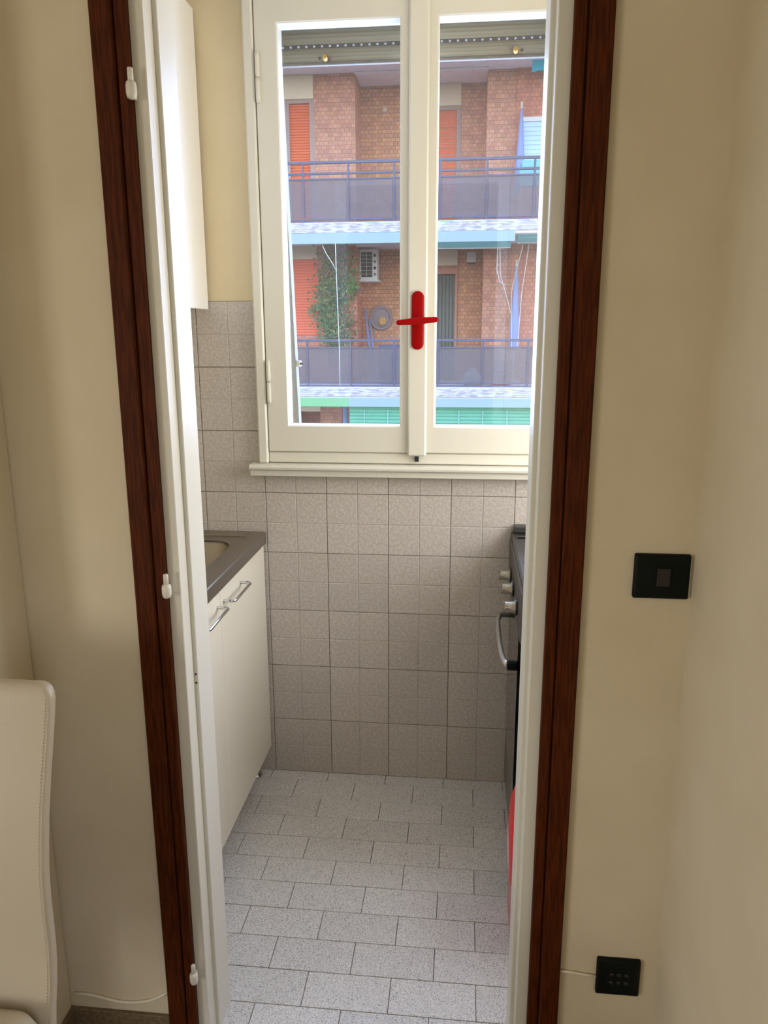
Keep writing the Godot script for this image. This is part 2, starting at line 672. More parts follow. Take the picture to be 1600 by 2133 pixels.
func _hall_shell() -> void:
	structure("wall_front", pierced(Vector3(-0.6, -0.1, 0.956), Vector3(1.5, CEIL, HZ), 2, [0.080, -0.1, 0.806, 2.12]), M.plaster, "cream plaster wall around the kitchen doorway")
	structure("wall_left_return", box(Vector3(-0.6, -0.1, HZ), Vector3(HXL, CEIL, RETURN_Z), 0.004), M.plaster, "short cream plaster return wall beside the doorway")
	structure("wall_left_hall", box(Vector3(-2.7, -0.1, 1.05), Vector3(-0.6, CEIL, RETURN_Z), 0.0), M.plaster, "cream plaster hall wall behind the chair")
	structure("wall_right_hall", pierced(Vector3(HXR, -0.1, HZ), Vector3(HXR + 0.12, CEIL, 5.2), 0, [0.70, 2.7, 1.80, 3.7]), M.plaster, "cream plaster hall wall right of the switch")
	structure("wall_rear", box(Vector3(-2.8, -0.1, 5.2), Vector3(HXR + 0.12, CEIL, 5.32), 0.0), M.plaster, "cream plaster rear wall of the hall")
	structure("wall_side", pierced(Vector3(-2.82, -0.1, 1.05), Vector3(-2.7, CEIL, 5.32), 0, [0.55, 3.4, 1.75, 4.8]), M.plaster, "cream plaster hall wall with the hall window")
	structure("ceiling_hall", box(Vector3(-2.82, CEIL, 0.9), Vector3(HXR + 0.12, CEIL + 0.1, 5.32), 0.0), M.ceiling, "white hall ceiling")
	structure("floor_hall", box(Vector3(-2.82, -0.12, 1.16), Vector3(HXR + 0.12, -0.002, 5.32), 0.0), M.hall_floor, "brown tiled hall floor")
	structure("baseboard_left", box(Vector3(HXL, 0.0, HZ), Vector3(0.036, 0.08, HZ + 0.009), 0.0015), M.baseboard, "dark stone baseboard left of the doorway")
	structure("baseboard_return", box(Vector3(HXL, 0.0, HZ + 0.0092), Vector3(HXL + 0.009, 0.08, RETURN_Z + 0.009), 0.0015), M.baseboard, "dark stone baseboard of the short return wall")
	structure("baseboard_chair", box(Vector3(-2.7, 0.0, RETURN_Z), Vector3(HXL - 0.0002, 0.08, RETURN_Z + 0.009), 0.0015), M.baseboard, "dark stone baseboard behind the chair")
	structure("baseboard_right", box(Vector3(0.846, 0.0, HZ), Vector3(HXR, 0.08, HZ + 0.009), 0.0015), M.baseboard, "dark stone baseboard right of the doorway")
	structure("baseboard_hall", box(Vector3(HXR - 0.009, 0.0, HZ + 0.0092), Vector3(HXR, 0.08, 5.2), 0.0015), M.baseboard, "dark stone baseboard along the right hall wall")


func _side_windows() -> void:
	# three windows outside the frame: one above the cooker, two in the side walls of the hall
	_plain_window("window_2", "white framed window above the cooker", Vector3(XR + 0.05, 1.02, 0.10), 0.80, 0.76, XR - 0.004, PI / 2, SIDE_WINDOW_ENERGY, rgb(255, 248, 236))
	_plain_window("window_3", "white framed hall window", Vector3(-2.76, 0.55, 3.4), 1.20, 1.40, -2.69, -PI / 2, HALL_WINDOW_ENERGY, rgb(255, 249, 238))
	_plain_window("window_4", "white framed window in the right hall wall", Vector3(HXR + 0.06, 0.70, 2.7), 1.10, 1.00, HXR - 0.004, PI / 2, RIGHT_WINDOW_ENERGY, rgb(255, 249, 238))


func _plain_window(called: String, label: String, at: Vector3, high: float, wide: float, light_x: float, turn: float, energy: float, tint: Color) -> void:
	var w := Node3D.new()
	w.name = called
	w.set_meta("kind", "structure")
	w.set_meta("label", label)
	add_child(w)
	w.position = at
	put("frame", pierced(Vector3(-0.03, 0, 0), Vector3(0.03, high, wide), 0, [0.04, 0.04, high - 0.04, wide - 0.04]), M.window_paint, w)
	put("mullion", box(Vector3(-0.025, 0.04, wide / 2 - 0.025), Vector3(0.025, high - 0.04, wide / 2 + 0.025)), M.window_paint, w)
	put("pane", box(Vector3(-0.004, 0.04, 0.04), Vector3(0.004, high - 0.04, wide / 2 - 0.025), 0.0), M.glass, w)
	put("pane", box(Vector3(-0.004, 0.04, wide / 2 + 0.025), Vector3(0.004, high - 0.04, wide - 0.04), 0.0), M.glass, w)
	var a := AreaLight3D.new()
	a.name = "daylight"
	a.area_size = Vector2(wide - 0.08, high - 0.08)
	a.area_normalize_energy = false
	a.light_energy = energy
	a.light_color = tint
	a.shadow_enabled = true
	a.area_range = 12.0
	add_child(a, true)
	a.position = Vector3(light_x, at.y + high / 2, at.z + wide / 2)
	a.rotation = Vector3(0, turn, 0)


# daylight that enters by the kitchen window, in the outer plane of its opening
func _main_window_daylight() -> void:
	var a := AreaLight3D.new()
	a.name = "daylight"
	a.area_size = Vector2(0.94, 1.30)
	a.area_normalize_energy = false
	a.light_energy = MAIN_WINDOW_ENERGY
	a.light_color = rgb(180, 206, 255)
	a.shadow_enabled = true
	a.area_range = 12.0
	add_child(a, true)
	a.position = Vector3(0.492, 1.77, -0.31)
	a.rotation = Vector3(0, PI, 0)


# ------------------------------------------------------------------ door frame
func _door_frame() -> void:
	# left and right: a brown two-step casing, then the white jamb with its door rebate
	var top := 2.10
	for s in [-1, 1]:
		var x := func(a: float) -> float: return a if s < 0 else 0.8825 - a
		var cas := Node3D.new()
		cas.name = "trim_1" if s < 0 else "trim_2"
		cas.set_meta("kind", "structure")
		cas.set_meta("label", "dark brown wooden door casing beside the " + ("chair" if s < 0 else "light switch"))
		add_child(cas)
		var a0: float = x.call(0.036)
		var a1: float = x.call(0.0735)
		var a2: float = x.call(0.0755)
		var a3: float = x.call(0.0955)
		put("outer_board", box(Vector3(min(a0, a1), 0.0, HZ), Vector3(max(a0, a1), top + 0.062, HZ + 0.013), 0.0025), M.brown_wood, cas)
		put("inner_board", box(Vector3(min(a2, a3), 0.0, HZ - 0.02), Vector3(max(a2, a3), top + 0.02, HZ + 0.009), 0.002), M.brown_wood, cas)
		put("groove", box(Vector3(min(a1, a2), 0.0, HZ - 0.01), Vector3(max(a1, a2), top + 0.02, HZ + 0.004), 0.0), M.brown_wood, cas)
		# jamb profile in (z, x)
		var P := []
		for p in [[HZ - 0.0045, 0.0955], [HZ - 0.0045, 0.1165], [HZ - 0.006, 0.118], [1.035, 0.118], [1.035, 0.1245], [1.0335, 0.126], [0.957, 0.126], [0.9555, 0.1245], [0.9555, 0.080], [HZ - 0.0045, 0.080]]:
			P.append(Vector2(p[0], x.call(p[1])))
		var j := put("door_frame_jamb", prism_mesh(P, 1, 0.0, top), M.white_paint, self)
		j.set_meta("kind", "structure")
		j.set_meta("label", "white painted door jamb on the " + ("sink" if s < 0 else "cooker") + " side of the doorway")
		j.name = "trim_3" if s < 0 else "trim_4"
		if s < 0:
			# hinge halves left behind where the door has been taken off
			for y in [1.885, 1.046, 0.196]:
				var h := put("hinge", lathe([[-0.018, 0.004], [-0.016, 0.0072], [-0.010, 0.0086], [0.002, 0.0086], [0.007, 0.0074], [0.0085, 0.0052]], Vector3.UP), M.white_plastic, j, Vector3(0.0985, y, HZ + 0.014))
				put("pin", lathe([[0.0, 0.0046], [0.018, 0.0046], [0.0195, 0.0036]], Vector3.UP), M.white_plastic, h, Vector3(0, 0.0085, 0))
				put("hinge_leaf", box(Vector3(-0.002, -0.016, -0.018), Vector3(0.003, 0.004, 0.0), 0.0008), M.white_plastic, h, Vector3.ZERO)
			for y in [0.832, 0.850]:
				put("screw_hole", lathe([[0.0, 0.0026], [0.0008, 0.0022]], Vector3.BACK, 10), M.dark_gap, j, Vector3(0.1215, y, 1.0348))
	var head := put("trim_5", box(Vector3(0.0775, top, 0.9555), Vector3(0.805, top + 0.02, HZ - 0.0045), 0.0015), M.white_paint, self)
	head.set_meta("kind", "structure")
	head.set_meta("label", "white painted door frame head")
	var hc := put("trim_6", box(Vector3(0.0755, top + 0.02, HZ), Vector3(0.807, top + 0.062, HZ + 0.012), 0.0025), M.brown_wood_h, self)
	hc.set_meta("kind", "structure")
	hc.set_meta("label", "dark brown wooden casing above the doorway")


# ------------------------------------------------------------------ kitchen window
func sash_mesh(lo: Vector2, hi: Vector2, glo: Vector2, ghi: Vector2, z0: float, z1: float) -> ArrayMesh:
	# a sash with a rounded arris towards the glass
	var st := start()
	var L := func(a: Vector2, b: Vector2, z: float) -> PackedVector3Array:
		return PackedVector3Array([Vector3(a.x, a.y, z), Vector3(b.x, a.y, z), Vector3(b.x, b.y, z), Vector3(a.x, b.y, z)])
	var e := Vector2(0.004, 0.004)
	loft(st, [L.call(lo, hi, z0), L.call(lo, hi, z1 - 0.003)], true)
	loft(st, [L.call(lo, hi, z1 - 0.003), L.call(lo + e * 0.75, hi - e * 0.75, z1)], true)
	var rings := [L.call(lo + e * 0.75, hi - e * 0.75, z1), L.call(glo - e, ghi + e, z1), L.call(glo, ghi, z1 - 0.004), L.call(glo, ghi, z0)]
	for i in 3:
		var A: PackedVector3Array = rings[i]
		var B: PackedVector3Array = rings[i + 1]
		for k in 4:
			var k2 := (k + 1) % 4
			var m := (A[k] + B[k2]) / 2.0
			var c := Vector3((glo.x + ghi.x) / 2, (glo.y + ghi.y) / 2, m.z)
			quad(st, A[k], A[k2], B[k2], B[k], m + (m - c) * 0.2 - Vector3(0, 0, 0.02))
	var C: PackedVector3Array = rings[3]
	var D: PackedVector3Array = L.call(lo, hi, z0)
	for k in 4:
		quad(st, C[k], C[(k + 1) % 4], D[(k + 1) % 4], D[k], C[k] + Vector3(0, 0, 0.1))
	return done(st)


func _window() -> void:
	var w := Node3D.new()
	w.name = "window_1"
	w.set_meta("kind", "structure")
	w.set_meta("label", "cream painted double casement window with a red handle")
	add_child(w)
	var P: Material = M.window_paint
	# fixed frame, casing, sill
	put("fixed_frame", pierced(Vector3(0.012, 1.10, -0.07), Vector3(0.972, 2.445, -0.0365), 2, [0.050, 1.17, 0.934, 2.39]), P, w)
	for s in [[-0.011, 0.020], [0.964, 0.995]]:
		put("casing", box(Vector3(s[0], 1.100, -0.003), Vector3(s[1], 2.47, 0.026), 0.005), P, w)
	put("casing_head", box(Vector3(0.0202, 2.432, -0.003), Vector3(0.9638, 2.47, 0.026), 0.005), P, w)
	put("frame_foot", box(Vector3(0.0202, 1.102, -0.036), Vector3(0.9638, 1.1365, 0.012), 0.003), P, w)
	var sill := put("sill", prism_mesh([Vector2(1.100, -0.003), Vector2(1.1005, 0.048), Vector2(1.098, 0.053), Vector2(1.092, 0.0555), Vector2(1.086, 0.054), Vector2(1.083, 0.049), Vector2(1.0825, 0.044), Vector2(1.080, 0.0415), Vector2(1.064, 0.0405), Vector2(1.062, 0.038), Vector2(1.062, -0.003)], 0, -0.035, 1.02), P, w)
	sill.set_meta("label", "cream moulded window sill")
	# the two sashes
	var s1 := put("sash", sash_mesh(Vector2(0.022, 1.138), Vector2(0.4915, 2.43), Vector2(0.0895, 1.222), Vector2(0.4375, 2.352), -0.036, 0.019), P, w)
	var s2 := put("sash", sash_mesh(Vector2(0.4925, 1.138), Vector2(0.962, 2.43), Vector2(0.546, 1.222), Vector2(0.8945, 2.352), -0.036, 0.019), P, w)
	put("pane", box(Vector3(0.085, 1.217, -0.022), Vector3(0.442, 2.357, -0.018), 0.0), M.glass, s1)
	put("pane", box(Vector3(0.541, 1.217, -0.022), Vector3(0.899, 2.357, -0.018), 0.0), M.glass, s2)
	put("astragal", box(Vector3(0.4635, 1.130, 0.018), Vector3(0.5205, 2.432, 0.034), 0.005), P, w)
	# hinges on the left stile
	for y in [1.355, 2.214]:
		for k in [-1, 1]:
			put("hinge", lathe([[-0.033, 0.004], [-0.0325, 0.0062], [-0.02, 0.0068], [0.02, 0.0068], [0.0325, 0.0062], [0.033, 0.004]], Vector3.UP, 12), P, w, Vector3(0.030, y + k * 0.0335, 0.024))
			put("hinge", lathe([[-0.033, 0.004], [-0.0325, 0.0062], [-0.02, 0.0068], [0.02, 0.0068], [0.0325, 0.0062], [0.033, 0.004]], Vector3.UP, 12), P, w, Vector3(0.954, y + k * 0.0335, 0.024))
	put("bolt", box(Vector3(0.485, 1.112, 0.0122), Vector3(0.4975, 1.129, 0.024), 0.001), M.rubber, w)
	# red handle
	var st := start(true)
	var c := Vector3(0.4925, 1.5385, 0)
	var loops := []
	for q in [[0.0335, 1.0], [0.040, 1.0], [0.0425, 0.9], [0.0435, 0.7]]:
		loops.append(rrect(c + Vector3(0, 0, q[0]), Vector3(0.0185 * q[1], 0, 0), Vector3(0, 0.0845 - 0.0185 * (1 - q[1]), 0), 0.0184 * q[1], 8))
	loft(st, loops, true, true, true)
	var h := put("handle", done(st), M.red, w)
	h.set_meta("label", "red plastic window handle with crossbar")
	put("spindle", lathe([[0.043, 0.0125], [0.060, 0.011], [0.072, 0.010]], Vector3.BACK, 20), M.red, h, Vector3(0.4925, 1.5385, 0))
	var bar := start(true)
	var bl := []
	for q in [[-0.061, 0.004], [-0.0595, 0.0068], [-0.055, 0.0080], [-0.03, 0.0088], [-0.014, 0.0102], [0.0, 0.0108], [0.014, 0.0102], [0.03, 0.0088], [0.055, 0.0080], [0.0595, 0.0068], [0.061, 0.004]]:
		bl.append(rrect(Vector3(q[0], 0, 0), Vector3(0, q[1], 0), Vector3(0, 0, 0.006), 0.0038, 4))
	loft(bar, bl, true, true, true)
	put("lever", done(bar), M.red, h, Vector3(0.4935, 1.5365, 0.076), Vector3(0, 0.05, 0.075))
	# roller shutter outside the glass, nearly all the way up
	var rs := thing("roller_shutter", "raised beige roller shutter with perforated slats outside the glass", "shutter", Vector3(0.49, 2.28, -0.108))
	var hw := 0.437
	var pitch := 0.0542
	var step := 0.0236
	for k in 3:
		var y0 := 0.0508 + pitch * k
		var sl := start(true)
		# curved slat body between two perforated webs, ribbed towards the room
		var o := PackedVector2Array()
		var body0 := (y0 + 0.0055) if k >= 0 else 0.0
		for i in 13:
			var t := i / 12.0
			o.append(Vector2(body0 + t * 0.0432, 0.0055 * sin(PI * t) + 0.0008 * sin(t * TAU * 4.0) + 0.001))
		for i in 7:
			var t := 1.0 - i / 6.0
			o.append(Vector2(body0 + t * 0.0432, -0.004 - 0.002 * sin(PI * t)))
		prism(sl, o, 0, -hw, hw)
		var s := put("slat", done(sl), M.shutter_slat, rs)
		# web with holes: bridges between the holes
		var web := start()
		var nh := int(2 * hw / step)
		for i in nh + 1:
			var xa := -hw + i * step + (0.0032 if i > 0 else 0.0)
			var xb: float = min(-hw + (i + 1) * step - 0.0032, hw)
			if xb > xa:
				cbox(web, Vector3(xa, y0 - 0.0055, -0.0035), Vector3(xb, y0 + 0.0056, -0.0005), 0.0)
		cbox(web, Vector3(-hw, y0 - 0.0056, -0.0034), Vector3(hw, y0 - 0.0030, -0.0004), 0.0)
		cbox(web, Vector3(-hw, y0 + 0.0030, -0.0034), Vector3(hw, y0 + 0.0056, -0.0004), 0.0)
		var wp := put("perforated_web", done(web), M.shutter_web, s)
		wp.set_meta("kind", "stuff")
	var bb := start(true)
	var bo := PackedVector2Array()
	for i in 13:
		var t := i / 12.0
		bo.append(Vector2(0.006 + t * 0.0392, 0.005 * sin(PI * t) + 0.0008 * sin(t * TAU * 4.0) + 0.001))
	bo.append(Vector2(0.0452, -0.004))
	bo.append(Vector2(0.006, -0.004))
	prism(bb, bo, 0, -hw, hw)
	put("bottom_slat", done(bb), M.shutter_slat, rs)
	put("bottom_bar", box(Vector3(-hw, -0.002, -0.008), Vector3(hw, 0.0062, 0.007), 0.0015), M.guide, rs)
	for x in [-0.283, 0.272]:
		var kn := put("stopper", lathe([[0.0, 0.009], [0.006, 0.0095], [0.022, 0.008], [0.024, 0.006]], Vector3.BACK, 16), M.brass, rs, Vector3(x, 0.014, 0.007))
		put("screw", lathe([[0.0, 0.0035], [0.005, 0.0035], [0.006, 0.002]], Vector3.BACK, 10), M.dark_gap, kn, Vector3(0.019 if x > 0 else -0.02, 0.003, -0.004))
	# swing-out guide bars of the shutter
	for x in [0.050, 0.930]:
		var gst := start()
		prism(gst, PackedVector2Array([Vector2(2.44, -0.135), Vector2(2.44, -0.085), Vector2(1.13, -0.262), Vector2(1.13, -0.300)]), 0, x - 0.013, x + 0.013)
		var gb := put("guide_rail", done(gst), M.guide, rs, -Vector3(0.49, 2.28, -0.108))
		if x < 0.5:
			put("latch", box(Vector3(0.063, 1.398, -0.24), Vector3(0.088, 1.406, -0.228), 0.002), M.rubber, gb)
			put("catch", box(Vector3(0.063, 1.392, -0.262), Vector3(0.076, 1.412, -0.226), 0.002), M.shutter_slat, gb)


# ------------------------------------------------------------------ kitchen furniture
func _kitchen_furniture() -> void:
	# sink base unit
	var cab := thing("base_cabinet", "white two-door base cabinet under the steel sink", "cabinet", Vector3(-0.25, 0.0, 0.475))
	var O := -cab.position
	put("body", box(Vector3(XL + 0.002, 0.10, 0.010), Vector3(-0.0305, 0.70, 0.944), 0.001), M.carcass, cab, O)
	for z in [0.010, 0.926]:
		put("side_panel", box(Vector3(XL + 0.002, 0.7005, z), Vector3(-0.0305, 0.834, z + 0.018), 0.001), M.carcass, cab, O)
	put("front_rail", box(Vector3(-0.0485, 0.7005, 0.0285), Vector3(-0.0305, 0.834, 0.9255), 0.001), M.carcass, cab, O)
	for d in [[0.010, 0.4735, 0.287, 0.447], [0.4765, 0.944, 0.503, 0.663]]:
		var dr := put("door", box(Vector3(-0.0295, 0.100, d[0]), Vector3(-0.0105, 0.832, d[1]), 0.0015), M.laminate, cab, O)
		var y := 0.789
		var pts := []
		var za: float = d[2]
		var zb: float = d[3]
		for p in [[-0.0105, za], [0.012, za], [0.019, za + 0.002], [0.022, za + 0.007]]:
			pts.append(Vector3(p[0], y, p[1]))
		for p in [[0.022, zb - 0.007], [0.019, zb - 0.002], [0.012, zb], [-0.0105, zb]]:
			pts.append(Vector3(p[0], y, p[1]))
		put("handle", tube_mesh(pts, 0.0042, 10), M.chrome, dr)
	for x in [-0.06, -0.42]:
		for z in [0.04, 0.90]:
			put("leg", lathe([[0.0, 0.022], [0.006, 0.022], [0.010, 0.016], [0.085, 0.016], [0.10, 0.026]], Vector3.UP, 16), M.chrome, cab, O + Vector3(x, 0, z))
	# stainless sink top
	var sk := thing("sink", "brushed stainless steel sink top on the base cabinet", "sink", Vector3(-0.24, 0.835, 0.477))
	O = -sk.position
	var st := start()
	var c := Vector3(-0.2385, 0, 0.477)
	var X := Vector3(1, 0, 0)
	var Z := Vector3(0, 0, 1)
	var hx := 0.2375
	var hz := 0.467
	var lo := []
	for q in [[0.835, 0.0, 0.002, 0], [0.870, 0.0, 0.002, 0], [0.873, 0.003, 0.003, 0], [0.873, 0.042, 0.02, 0], [0.8675, 0.048, 0.02, 0]]:
		lo.append(rrect(c + Vector3(0, q[0], 0), X * (hx - q[1]), Z * (hz - q[1]), q[2], 6))
	var bc := Vector3(-0.223, 0, 0.292)
	var bhx := 0.152
	var bhz := 0.175
	lo.append(rrect(bc + Vector3(0, 0.8675, 0), X * bhx, Z * bhz, 0.075, 6))
	for i in lo.size() - 1:
		var A: PackedVector3Array = lo[i]
		var B: PackedVector3Array = lo[i + 1]
		for k in A.size():
			var k2 := (k + 1) % A.size()
			quad(st, A[k], A[k2], B[k2], B[k], c + Vector3(0, 0.6, 0))
	put("worktop", done(st), M.steel, sk, O)
	var bs := start(true)
	var bl := []
	for q in [[0.8675, 0.0, 0.075], [0.8665, -0.002, 0.076], [0.858, 0.004, 0.072], [0.74, 0.014, 0.065], [0.722, 0.024, 0.06], [0.714, 0.045, 0.05], [0.711, 0.10, 0.03]]:
		bl.append(rrect(bc + Vector3(0, q[0], 0), X * (bhx - q[1]), Z * (bhz - q[1]), q[2], 6))
	loft(bs, bl, true, false, true, true)
	var bowl := put("bowl", done(bs), M.steel, sk, O)
	put("drain", lathe([[0.0, 0.035], [0.003, 0.034], [0.0035, 0.028], [0.001, 0.024]], Vector3.UP, 20), M.chrome, bowl, Vector3(-0.223, 0.711, 0.292))
	# wall cabinet
	var wc := thing("wall_cabinet", "plain white wall cabinet hung above the sink", "cabinet", Vector3(-0.32, 1.575, 0.475))
	O = -wc.position
	put("body", box(Vector3(XL + 0.002, 1.577, 0.010), Vector3(-0.174, 2.40, 0.944), 0.001), M.laminate_edge, wc, O)
	for d in [[0.010, 0.476], [0.479, 0.944]]:
		put("door", box(Vector3(-0.173, 1.575, d[0]), Vector3(-0.154, 2.402, d[1]), 0.0015), M.laminate_edge, wc, O)
	# cooker
	var ck := thing("cooker", "freestanding cooker with black glass oven door and steel knobs", "cooker", Vector3(1.06, 0.0, 0.285))
	O = -ck.position
	put("body", box(Vector3(0.812, 0.03, 0.012), Vector3(1.345, 0.872, 0.56), 0.003), M.grey_enamel, ck, O)
	put("hob", box(Vector3(0.790, 0.8725, 0.008), Vector3(1.345, 0.893, 0.562), 0.005), M.dark_steel, ck, O)
	put("side_rail", box(Vector3(0.797, 0.8935, 0.004), Vector3(1.345, 0.915, 0.040), 0.003), M.dark_steel, ck, O)
	put("back_panel", box(Vector3(1.318, 0.8935, 0.042), Vector3(1.345, 0.96, 0.56), 0.003), M.dark_steel, ck, O)
	put("control_panel", box(Vector3(0.7865, 0.738, 0.012), Vector3(0.8115, 0.872, 0.56), 0.004), M.dark_steel, ck, O)
	for z in [0.145, 0.272, 0.425]:
		var kb := put("knob", lathe([[0.0, 0.021], [0.006, 0.021], [0.008, 0.0165], [0.030, 0.0145], [0.0335, 0.013], [0.035, 0.010]], Vector3.LEFT, 20), M.knob, ck, O + Vector3(0.7865, 0.790, z))
		put("collar", lathe([[-0.001, 0.0225], [0.005, 0.0225], [0.0055, 0.021]], Vector3.LEFT, 20), M.black_enamel, kb)
		put("grip", box(Vector3(-0.037, -0.015, -0.003), Vector3(-0.008, 0.015, 0.003), 0.001), M.knob, kb, Vector3.ZERO)
	for x in [0.90, 1.10, 1.24]:
		for z in [0.16, 0.42]:
			if x == 1.10:
				continue
			var bn := put("burner", lathe([[0.0, 0.045], [0.008, 0.045], [0.010, 0.03], [0.016, 0.03], [0.018, 0.02]], Vector3.UP, 20), M.black_enamel, ck, O + Vector3(x, 0.893, z))
			for a in 2:
				put("grid_bar", box(Vector3(-0.10 if a == 0 else -0.004, 0.016, -0.004 if a == 0 else -0.10), Vector3(0.10 if a == 0 else 0.004, 0.022, 0.004 if a == 0 else 0.10), 0.001), M.black_enamel, bn)
	var od := put("oven_door", box(Vector3(0.7945, 0.205, 0.014), Vector3(0.8115, 0.732, 0.558), 0.003), M.matt_black, ck, O)
	put("door_glass", box(Vector3(0.7925, 0.215, 0.020), Vector3(0.7945, 0.722, 0.432), 0.0008), M.black_glass, od)
	var hp := []
	for p in [[0.792, 0.045], [0.772, 0.046], [0.760, 0.060], [0.753, 0.105], [0.7515, 0.20], [0.7515, 0.30], [0.754, 0.375], [0.760, 0.420], [0.766, 0.435]]:
		hp.append(Vector3(p[0], 0.628, p[1]))
	var oh := put("handle", tube_mesh(hp, 0.0075, 12, 1.3), M.silver, od)
	put("bracket", box(Vector3(0.764, 0.616, 0.428), Vector3(0.793, 0.640, 0.446), 0.003), M.black_plastic, oh)
	put("bracket", box(Vector3(0.770, 0.617, 0.034), Vector3(0.793, 0.639, 0.048), 0.003), M.black_plastic, oh)
	put("drawer", box(Vector3(0.795, 0.045, 0.014), Vector3(0.8115, 0.199, 0.558), 0.003), M.grey_enamel, ck, O)
	for x in [0.83, 1.31]:
		for z in [0.04, 0.53]:
			put("foot", lathe([[0.0, 0.018], [0.012, 0.018], [0.03, 0.012]], Vector3.UP, 12), M.rubber, ck, O + Vector3(x, 0, z))
	# bin with a red bag beside the cooker
	var bn2 := thing("waste_bin", "pink plastic bin lined with a bright red bag beside the cooker", "bin", Vector3(0.868, 0.0, 0.665))
	var b := start(true)
	var ll := []
	for q in [[0.0, 0.086, 0.088], [0.004, 0.090, 0.092], [0.12, 0.092, 0.094], [0.24, 0.093, 0.095], [0.25, 0.090, 0.092]]:
		ll.append(rrect(Vector3(0, q[0], 0), X * q[1], Z * q[2], 0.03, 5))
	loft(b, ll, true, true, true)
	put("body", done(b), M.bin_pink, bn2)
	var r2 := start(true)
	var rl := []
	for q in [[0.165, 0.094, 0.085], [0.20, 0.0955, 0.093], [0.27, 0.0975, 0.097], [0.34, 0.094, 0.094], [0.385, 0.083, 0.083], [0.405, 0.060, 0.062], [0.41, 0.02, 0.02]]:
		var L := rrect(Vector3(0, q[0], 0), X * q[1], Z * q[2], min(0.035, q[1] * 0.9), 6)
		for i in L.size():
			var t := float(i) / L.size()
			L[i] += Vector3(L[i].x, 0, L[i].z).normalized() * 0.003 * sin(t * TAU * 7.0) + Vector3(0, 0.006 * sin(t * TAU * 5.0), 0)
		rl.append(L)
	loft(r2, rl, true, false, true)
	put("bag", done(r2), M.bin_red, bn2)
	var f := start(true)
	var fl := []
	for q in [[0.14, 0.0905, 0.05], [0.18, 0.0975, 0.062], [0.24, 0.0990, 0.066], [0.27, 0.0965, 0.060]]:
		var L := rrect(Vector3(0, q[0], -0.030), X * q[1], Z * q[2], 0.03, 6)
		fl.append(L)
	loft(f, fl, true, false, false)
	put("bag_fold", done(f), M.bin_film, bn2)


